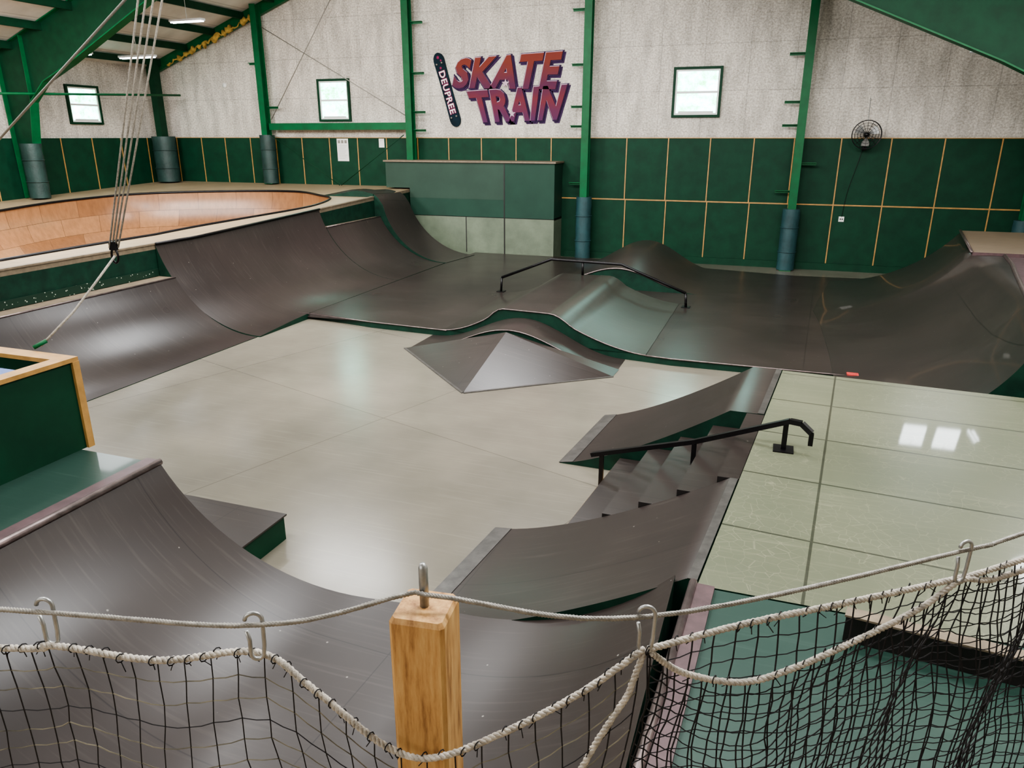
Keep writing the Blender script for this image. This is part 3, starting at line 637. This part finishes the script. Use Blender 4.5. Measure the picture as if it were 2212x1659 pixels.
for t,bl,br,tr,tl in quads:
    v,f=textmesh(t,0.0,0.02); ref=(min(p.x for p in v),max(p.x for p in v),min(p.y for p in v),max(p.y for p in v))
    v,f=textmesh(t,0.068,0.02); bo.add(mapquad(v,bl,br,tr,tl,ref,YB-0.03,1.0),f)
    bo.add([(p[0]+0.05,p[1]+0.006,p[2]-0.05) for p in mapquad(v,bl,br,tr,tl,ref,YB-0.015,0.5)],f)
    v,f=textmesh(t,0.042,0.008); bh.add([(p[0]-0.014,p[1],p[2]+0.014) for p in mapquad(v,bl,br,tr,tl,ref,YB-0.052,1.0)],f)
    v,f=textmesh(t,0.038,0.02); bf.add(mapquad(v,bl,br,tr,tl,ref,YB-0.06,1.0),f)
sg=thing(bo.make('wall_sign',['letterout']),'airbrushed red and purple SKATE TRAIN wall lettering','sign')
part(bf.make('letter_faces',['letter']),sg,'maroon to purple letter faces'); part(bh.make('letter_highlight',['letterhi']),sg,'pale letter edge')
for cx,cz,r in ((-8.36,5.2,0.13),(-8.15,4.32,0.12)):
    b=MB(); pts=[(cx+(r if i%2==0 else r*0.42)*math.sin(i*math.pi/5),YB-0.09,cz+(r if i%2==0 else r*0.42)*math.cos(i*math.pi/5)) for i in range(10)]
    b.add(pts+[(cx,YB-0.1,cz)],[[i,(i+1)%10,10] for i in range(10)]); part(b.make('star',['letterhi']),sg,'small pink star')
A=Vector((-10.66,6.13));B=Vector((-10.02,3.95)); d=(B-A); L=d.length; d.normalize(); nrm=Vector((-d.y,d.x))
def bpnt(s,w,y): p=A+d*s+nrm*w; return (p.x,y,p.y)
b=MB(); hw=0.18; N=40
def wid(t):
    e=0.24; s=t*L
    if s<e: return hw*math.sqrt(max(0,1-((e-s)/e)**2))
    if s>L-e: return hw*math.sqrt(max(0,1-((s-(L-e))/e)**2))
    return hw*(1-0.08*math.sin(math.pi*(s-e)/(L-2*e)))
ts=[0.5-0.5*math.cos(math.pi*i/N) for i in range(N+1)]
o=[bpnt(t*L,wid(t),YB-0.07) for t in ts]+[bpnt(t*L,-wid(t),YB-0.07) for t in ts[::-1][1:-1]]
ob2=[(p[0],YB-0.003,p[2]) for p in o]; n=len(o)
b.add(o,[list(range(n))]); b.add(ob2,[list(range(n))[::-1]])
for i in range(n): j=(i+1)%n; b.add([o[i],o[j],ob2[j],ob2[i]],[[0,1,2,3]])
sb=thing(b.make('display_board',['boardm']),'large dark teal display skateboard mounted tilted on wall','board')
v,f=textmesh("DEUPREE",0.0,0.005); x0,x1=min(p.x for p in v),max(p.x for p in v); y0,y1=min(p.y for p in v),max(p.y for p in v)
for nm,mt,sc,yy in (('letter_outline','pink',0.06,YB-0.075),('lettering','white',0.01,YB-0.082)):
    v,f=textmesh("DEUPREE",sc,0.005)
    b=MB(); b.add([bpnt(0.56+(p.x-x0)/(x1-x0)*1.3,((p.y-y0)/(y1-y0)*0.19-0.095),yy-p.z) for p in v],f)
    part(b.make(nm,[mt]),sb)
for s in (0.33,L-0.3):
    for w in (-0.09,0.09): 
        c=bpnt(s,w,YB-0.1); b=MB(); b.tube([(c[0],YB-0.07,c[2]),(c[0],YB-0.12,c[2])],0.026,12,0); part(b.make('wheel',['cable']),sb,'pale wheel')
for s,w,r in ((0.14,0,0.06),(0.25,0.07,0.04),(0.46,0.0,0.05)):
    b=MB(); c=bpnt(s,w,YB-0.08); pts=[(c[0]+(r if i%2==0 else r*0.5)*math.sin(i*math.pi/6),YB-0.078,c[2]+(r if i%2==0 else r*0.5)*math.cos(i*math.pi/6)) for i in range(12)]
    b.add(pts+[(c[0],YB-0.079,c[2])],[[i,(i+1)%12,12] for i in range(12)]); part(b.make('splatter_graphic',['pink']),sb)
fc=Vector((1.95,22.72,3.7)); R=0.36
b=MB()
for yy in (-0.12,0.02):
    for r in (R,R*0.82,R*0.62,R*0.42,R*0.22):
        b.tube([(fc.x+r*math.cos(a),fc.y+yy+(0.05 if yy<0 and r>R*0.9 else 0),fc.z+r*math.sin(a)) for a in [2*math.pi*i/28 for i in range(28)]],0.004 if r<R else 0.012,5,0,True)
    for i in range(16):
        a=2*math.pi*i/16; b.tube([(fc.x+0.06*math.cos(a),fc.y+yy-0.01,fc.z+0.06*math.sin(a)),(fc.x+R*math.cos(a),fc.y+yy+(0.05 if yy<0 else 0),fc.z+R*math.sin(a))],0.003,4)
fan=thing(b.make('wall_fan',['black'],origin=fc),'black caged industrial fan mounted on the wall','fan')
for k in range(3):
    b=MB(); a0=2*math.pi*k/3+0.4; vs=[]
    for i in range(6):
        r=0.05+0.26*i/5; w=0.12+0.22*math.sin(math.pi*min(1,i/5*0.8)); 
        vs.append((fc.x+r*math.cos(a0-w),fc.y-0.07,fc.z+r*math.sin(a0-w))); vs.append((fc.x+r*math.cos(a0+w*1.6),fc.y-0.02,fc.z+r*math.sin(a0+w*1.6)))
    b.add(vs,[[2*i,2*i+1,2*i+3,2*i+2] for i in range(5)],0,True); part(b.make('fan_blade',['gal']),fan,'gray metal blade')
b=MB(); b.tube([(fc.x,fc.y-0.14,fc.z),(fc.x,fc.y+0.2,fc.z)],0.06,12); b.box(fc.x-0.05,fc.x+0.05,fc.y+0.1,YB-0.03,fc.z-0.4,fc.z-0.3); b.tube([(fc.x,fc.y+0.12,fc.z),(fc.x,fc.y+0.2,fc.z-0.35)],0.02,8); part(b.make('motor_mount',['black']),fan)
tubepart(fan,'support_chain','gal',[(fc.x+0.02*math.sin(i*3.1),fc.y+0.1+0.2*i/12,fc.z+R+0.02+0.55*i/12) for i in range(13)],0.009,5)
tubepart(fan,'power_cord','black',catmull([(fc.x-0.02,YB-0.05,fc.z-0.38),(fc.x-0.1,YB-0.05,2.9),(fc.x-0.25,YB-0.05,2.2),(1.64,YB-0.05,1.5)],6),0.006,5)
b=MB(); b.box(1.57,1.71,YB-0.05,YB-0.03,1.38,1.52); b.box(1.6,1.63,YB-0.052,YB-0.05,1.43,1.47,1); b.box(1.65,1.68,YB-0.052,YB-0.05,1.43,1.47,1); thing(b.make('wall_outlet',['white','black']),'small white electrical outlet on green wall','outlet')
def poster(x0,x1,z0,z1,lines,label):
    b=MB(); b.box(x0,x1,YB-0.052,YB-0.046,z0,z1,0); h=z1-z0
    if lines>4:
        for k in range(3): b.box(x0+0.04+k*0.13,x0+0.13+k*0.13,YB-0.054,YB-0.052,z1-0.15,z1-0.05,1)
    for i in range(lines):
        z=z1-0.12-(h-0.2)*(i+1)/(lines+1)-(0.05 if lines>4 else -0.08); b.box(x0+0.05,x1-0.05-0.05*(i%3),YB-0.054,YB-0.052,z,z+0.006,1)
    thing(b.make('wall_notice',['white','cable']),label,'notice','paper notices on the wall')
poster(-14.5,-14.06,2.85,3.58,9,'white paper rules notice pinned on green panel'); poster(-12.88,-12.68,3.3,3.58,3,'small white paper sheet pinned on green panel')
b=MB(); b.tube([(-18.9,YB-0.002,5.35),(-18.9,YB-0.06,5.35)],0.08,16); thing(b.make('wall_alarm',['white']),'small round white alarm on wall','alarm')
# ------------------------------------------------------------------ viewing deck, post, net
b=MB(); b.prism([(-4.4,-2.0),(3.0,-2.0),(3.0,1.0),(-0.2,1.0),(-0.5,0.96),(-4.4,0.2)],1.9,2.0,0,1); b.box(-4.3,-4.1,-1.9,-1.7,0,1.9,1); b.box(2.7,2.9,-1.9,-1.7,0,1.9,1); b.box(-0.55,-0.4,0.7,0.85,0,1.9,1)
thing(b.make('viewing_deck',['deckwood','fascia']),'raised plywood viewing deck behind the netting','platform')
c=(-0.466,0.90); h=0.045; b=MB(); ang=0.12
def rot(dx,dy): return (c[0]+dx*math.cos(ang)-dy*math.sin(ang),c[1]+dx*math.sin(ang)+dy*math.cos(ang))
ch=0.006; ring=[(-h+ch,-h),(h-ch,-h),(h,-h+ch),(h,h-ch),(h-ch,h),(-h+ch,h),(-h,h-ch),(-h,-h+ch)]
prev=[(*rot(x,y),2.0) for x,y in ring]; t1=[(*rot(x,y),2.945) for x,y in ring]; t2=[(*rot(x*0.9,y*0.9),2.953) for x,y in ring]
b.add(prev+t1+t2,[[i,(i+1)%8,8+(i+1)%8,8+i] for i in range(8)]+[[8+i,8+(i+1)%8,16+(i+1)%8,16+i] for i in range(8)]+[[16+i for i in range(8)]])
po=thing(b.make('wooden_post',['pine']),'square pine corner post holding the net cable','post')
tubepart(po,'steel_pin','gal',[(c[0],c[1],2.95),(c[0],c[1],3.022),(c[0]-0.001,c[1],3.03)],[0.0075,0.0075,0.004],10,'galvanised steel pin')
cab=[(-2.4,0.30,2.99),(-1.10,0.67,2.95),(-0.69,0.78,2.945),(-0.476,0.89,2.982),(-0.458,0.889,2.982),(-0.13,1.0,2.945),(0.38,1.38,2.95),(0.55,1.53,2.955),(1.6,2.4,3.05)]
cab=[Vector(p) for p in cab]
b=MB(); b.rope(catmull(cab[:4],8)+catmull(cab[4:],8),0.0045,0.02,0,4,5,0.005); thing(b.make('support_cable',['cable']),'gray twisted cable strung across the post','cable')
hooks=[(-1.03,0.695,2.95),(-0.70,0.78,2.945),(-0.13,1.0,2.945),(0.38,1.38,2.95)]
def hook(p,ang=0):
    pts=[]; r=0.013
    for i in range(9): a=math.pi*(1.0-i/8)-0.1; pts.append((r*math.cos(a),0,0.006+r*math.sin(a)))
    pts.append((r*0.9,0,-0.04))
    for i in range(9): a=-math.pi*i/8; pts.append((r*0.75*math.cos(a),0,-0.055+r*0.8*math.sin(a)))
    pts.append((-r*0.7,0,-0.03)); pts.append((-r*0.95,0,-0.012))
    b=MB(); b.tube([(p[0]+x*math.cos(ang),p[1]+x*math.sin(ang)+0.0,p[2]+z) for x,y,z in pts],0.0034,7)
    thing(b.make('snap_hook',['gal']),'galvanised steel hook joining net rope to cable','hook','net hooks on the cable')
for p,a in zip(hooks,(0.3,0.5,0.2,0.6)): hook(p,a)
def net(border,cell,zbot,label,seed,layers=1,fold=0.02,twist=0.006,rr=0.00115,pale=True):
    rnd=random.Random(seed)
    bd=resample(catmull(border,10),0.004); 
    b=MB(); b.rope(bd,twist,0.026,0,3,5,0.005)
    nb=MB()
    cols=[bd[0]]; acc=0
    for a,c2 in zip(bd,bd[1:]):
        acc+=math.hypot((c2-a).x,(c2-a).y)
        if acc>=cell: cols.append(c2); acc=0
    ties=MB()
    for k in range(layers):
        grid=[]
        for i,p in enumerate(cols):
            ph=i*0.55+k*1.3; t=(cols[min(i+1,len(cols)-1)]-cols[max(i-1,0)]); t.z=0; t.normalize(); nn=Vector((-t.y,t.x,0))
            col=[p.copy()]; j=1; z=p.z
            while z>zbot:
                z=p.z-cell*j*1.0
                dd=min(1,j/6)
                q=Vector((p.x,p.y,z))+nn*(fold*math.sin(ph+j*0.13)*dd+0.012*k)+t*(0.012*math.sin(j*0.5+i*0.31+k*2)*dd+rnd.uniform(-0.0025,0.0025)+k*0.017)
                q.z+=rnd.uniform(-0.003,0.003)
                col.append(q); j+=1
            grid.append(col)
        for i,cl in enumerate(grid):
            nb.tube(cl,rr,4,0,sm=False)
            if i+1<len(grid):
                for j in range(1,min(len(cl),len(grid[i+1]))):
                    a=cl[j];c2=grid[i+1][j]; mid=(a+c2)/2+Vector((0,0,-0.0025)); nb.tube([a,mid,c2],rr*0.9,4,1 if pale and j%3 else 0,sm=False)
    for i in range(0,len(bd)-3,6):
        p=bd[i]
        if rnd.random()<0.8:
            q=p+Vector((rnd.uniform(-.006,.006),rnd.uniform(-.004,.004),0)); r=twist+0.0015
            ties.tube([(q.x+r*0.3*math.cos(a),q.y+r*math.cos(a)*0.9,q.z+r*math.sin(a)) for a in [i2*math.pi/4 for i2 in range(8)]],0.0011,4,0,True)
            ties.tube([q+Vector((0,0,-r)),q+Vector((rnd.uniform(-.012,.012),rnd.uniform(-.005,.005),-r-rnd.uniform(0.004,.016)))],0.0009,4)
    nt_=nb.make('safety_net',['netblack','netpale']); thing(nt_,label,'net','safety nets below the cable')
    part(b.make('border_rope',['rope']),nt_,'frayed white border rope')
    part(ties.make('net_tie',['netblack']),nt_,'black twine ties')['kind']='stuff'
net([(-2.1,0.40,2.87),(-1.14,0.66,2.875),(-1.03,0.69,2.885),(-0.86,0.735,2.868),(-0.71,0.79,2.882),(-0.62,0.80,2.83),(-0.51,0.82,2.735),(-0.43,0.835,2.72),(-0.33,0.88,2.76),(-0.22,0.94,2.82),(-0.13,1.0,2.885)],0.042,2.05,'black mesh safety net with white rope along its top edge',3,rr=0.0013)
net([(-0.125,1.0,2.885),(0.02,1.1,2.90),(0.17,1.21,2.90),(0.38,1.39,2.885),(0.47,1.46,2.89),(0.9,1.8,2.93),(1.5,2.3,2.96)],0.036,2.05,'bunched black safety net with white top rope',5,1,0.03,rr=0.0014,pale=False)
net([(-0.12,1.0,2.88),(-0.07,1.045,2.82),(0.02,1.09,2.79),(0.10,1.14,2.80),(0.22,1.24,2.825),(0.32,1.33,2.85),(0.385,1.385,2.885),(0.44,1.43,2.87),(0.52,1.5,2.868),(1.1,1.97,2.9)],0.024,2.05,'sagging second layer of black netting with white rope',9,1,0.02,rr=0.0014,pale=False)
b=MB(); b.rope([(-0.13,1.0,2.88),(-0.15,0.985,2.80),(-0.19,0.96,2.72),(-0.24,0.93,2.6),(-0.3,0.9,2.4),(-0.33,0.88,2.1)],0.006,0.026); thing(b.make('net_rope',['rope']),'white rope hanging down from the net hook','rope')
# ------------------------------------------------------------------ lights
def area(x,y,z,sx,sy,e,rx=0,ry=0,col=(0.97,0.985,1)):
    l=bpy.data.lights.new('added_area_light','AREA'); l.shape='RECTANGLE'; l.size=sx; l.size_y=sy; l.energy=e; l.color=col
    o=bpy.data.objects.new('added_area_light',l); o.location=(x,y,z); o.rotation_euler=(rx,ry,0); COL.objects.link(o)  # area lights added to light the hall, not seen fixtures
for x,z in ((-17,6.9),(-11,8.8),(-5,8.8),(1,7.4)):
    for y in (3,10,16.5):
        if x==-17 and y>12: area(x,13.5,z,3,1.2,400); continue
        if x==1 and y>12: continue
        if x==1 and y==10: area(x,6.8,z,3,1.2,380); continue
        area(x,y,z,3,1.2,400)
area(5.2,13.5,5.9,0.5,3.5,130,ry=math.radians(35))
for x in (-16,-9,-2,4): area(x,8.5,6.6 if x in(-16,4) else 7.6,3,1.5,520,rx=math.radians(75),col=(1,0.985,0.96))  # unseen lights added to brighten the far wall
area(-15,9,6.4,4,3,350,rx=math.radians(155))  # unseen up-facing light added to brighten the roof lining
area(-7,-4,5.5,12,3,400,rx=math.radians(60),col=(1,0.975,0.94))  # unseen broad fill light added behind the camera
w=bpy.data.worlds.new('World'); scene.world=w; w.use_nodes=True; w.node_tree.nodes['Background'].inputs[0].default_value=(0.8,0.9,1,1); w.node_tree.nodes['Background'].inputs[1].default_value=0.6
cam=bpy.data.cameras.new('camera'); cam.sensor_fit='HORIZONTAL'; cam.sensor_width=36; cam.lens=36*1600/2212; cam.clip_start=0.05; cam.clip_end=200
co=bpy.data.objects.new('camera',cam); co.location=(0,0,3.66); co.rotation_euler=(math.radians(71.5),0,math.radians(19.5)); COL.objects.link(co); scene.camera=co
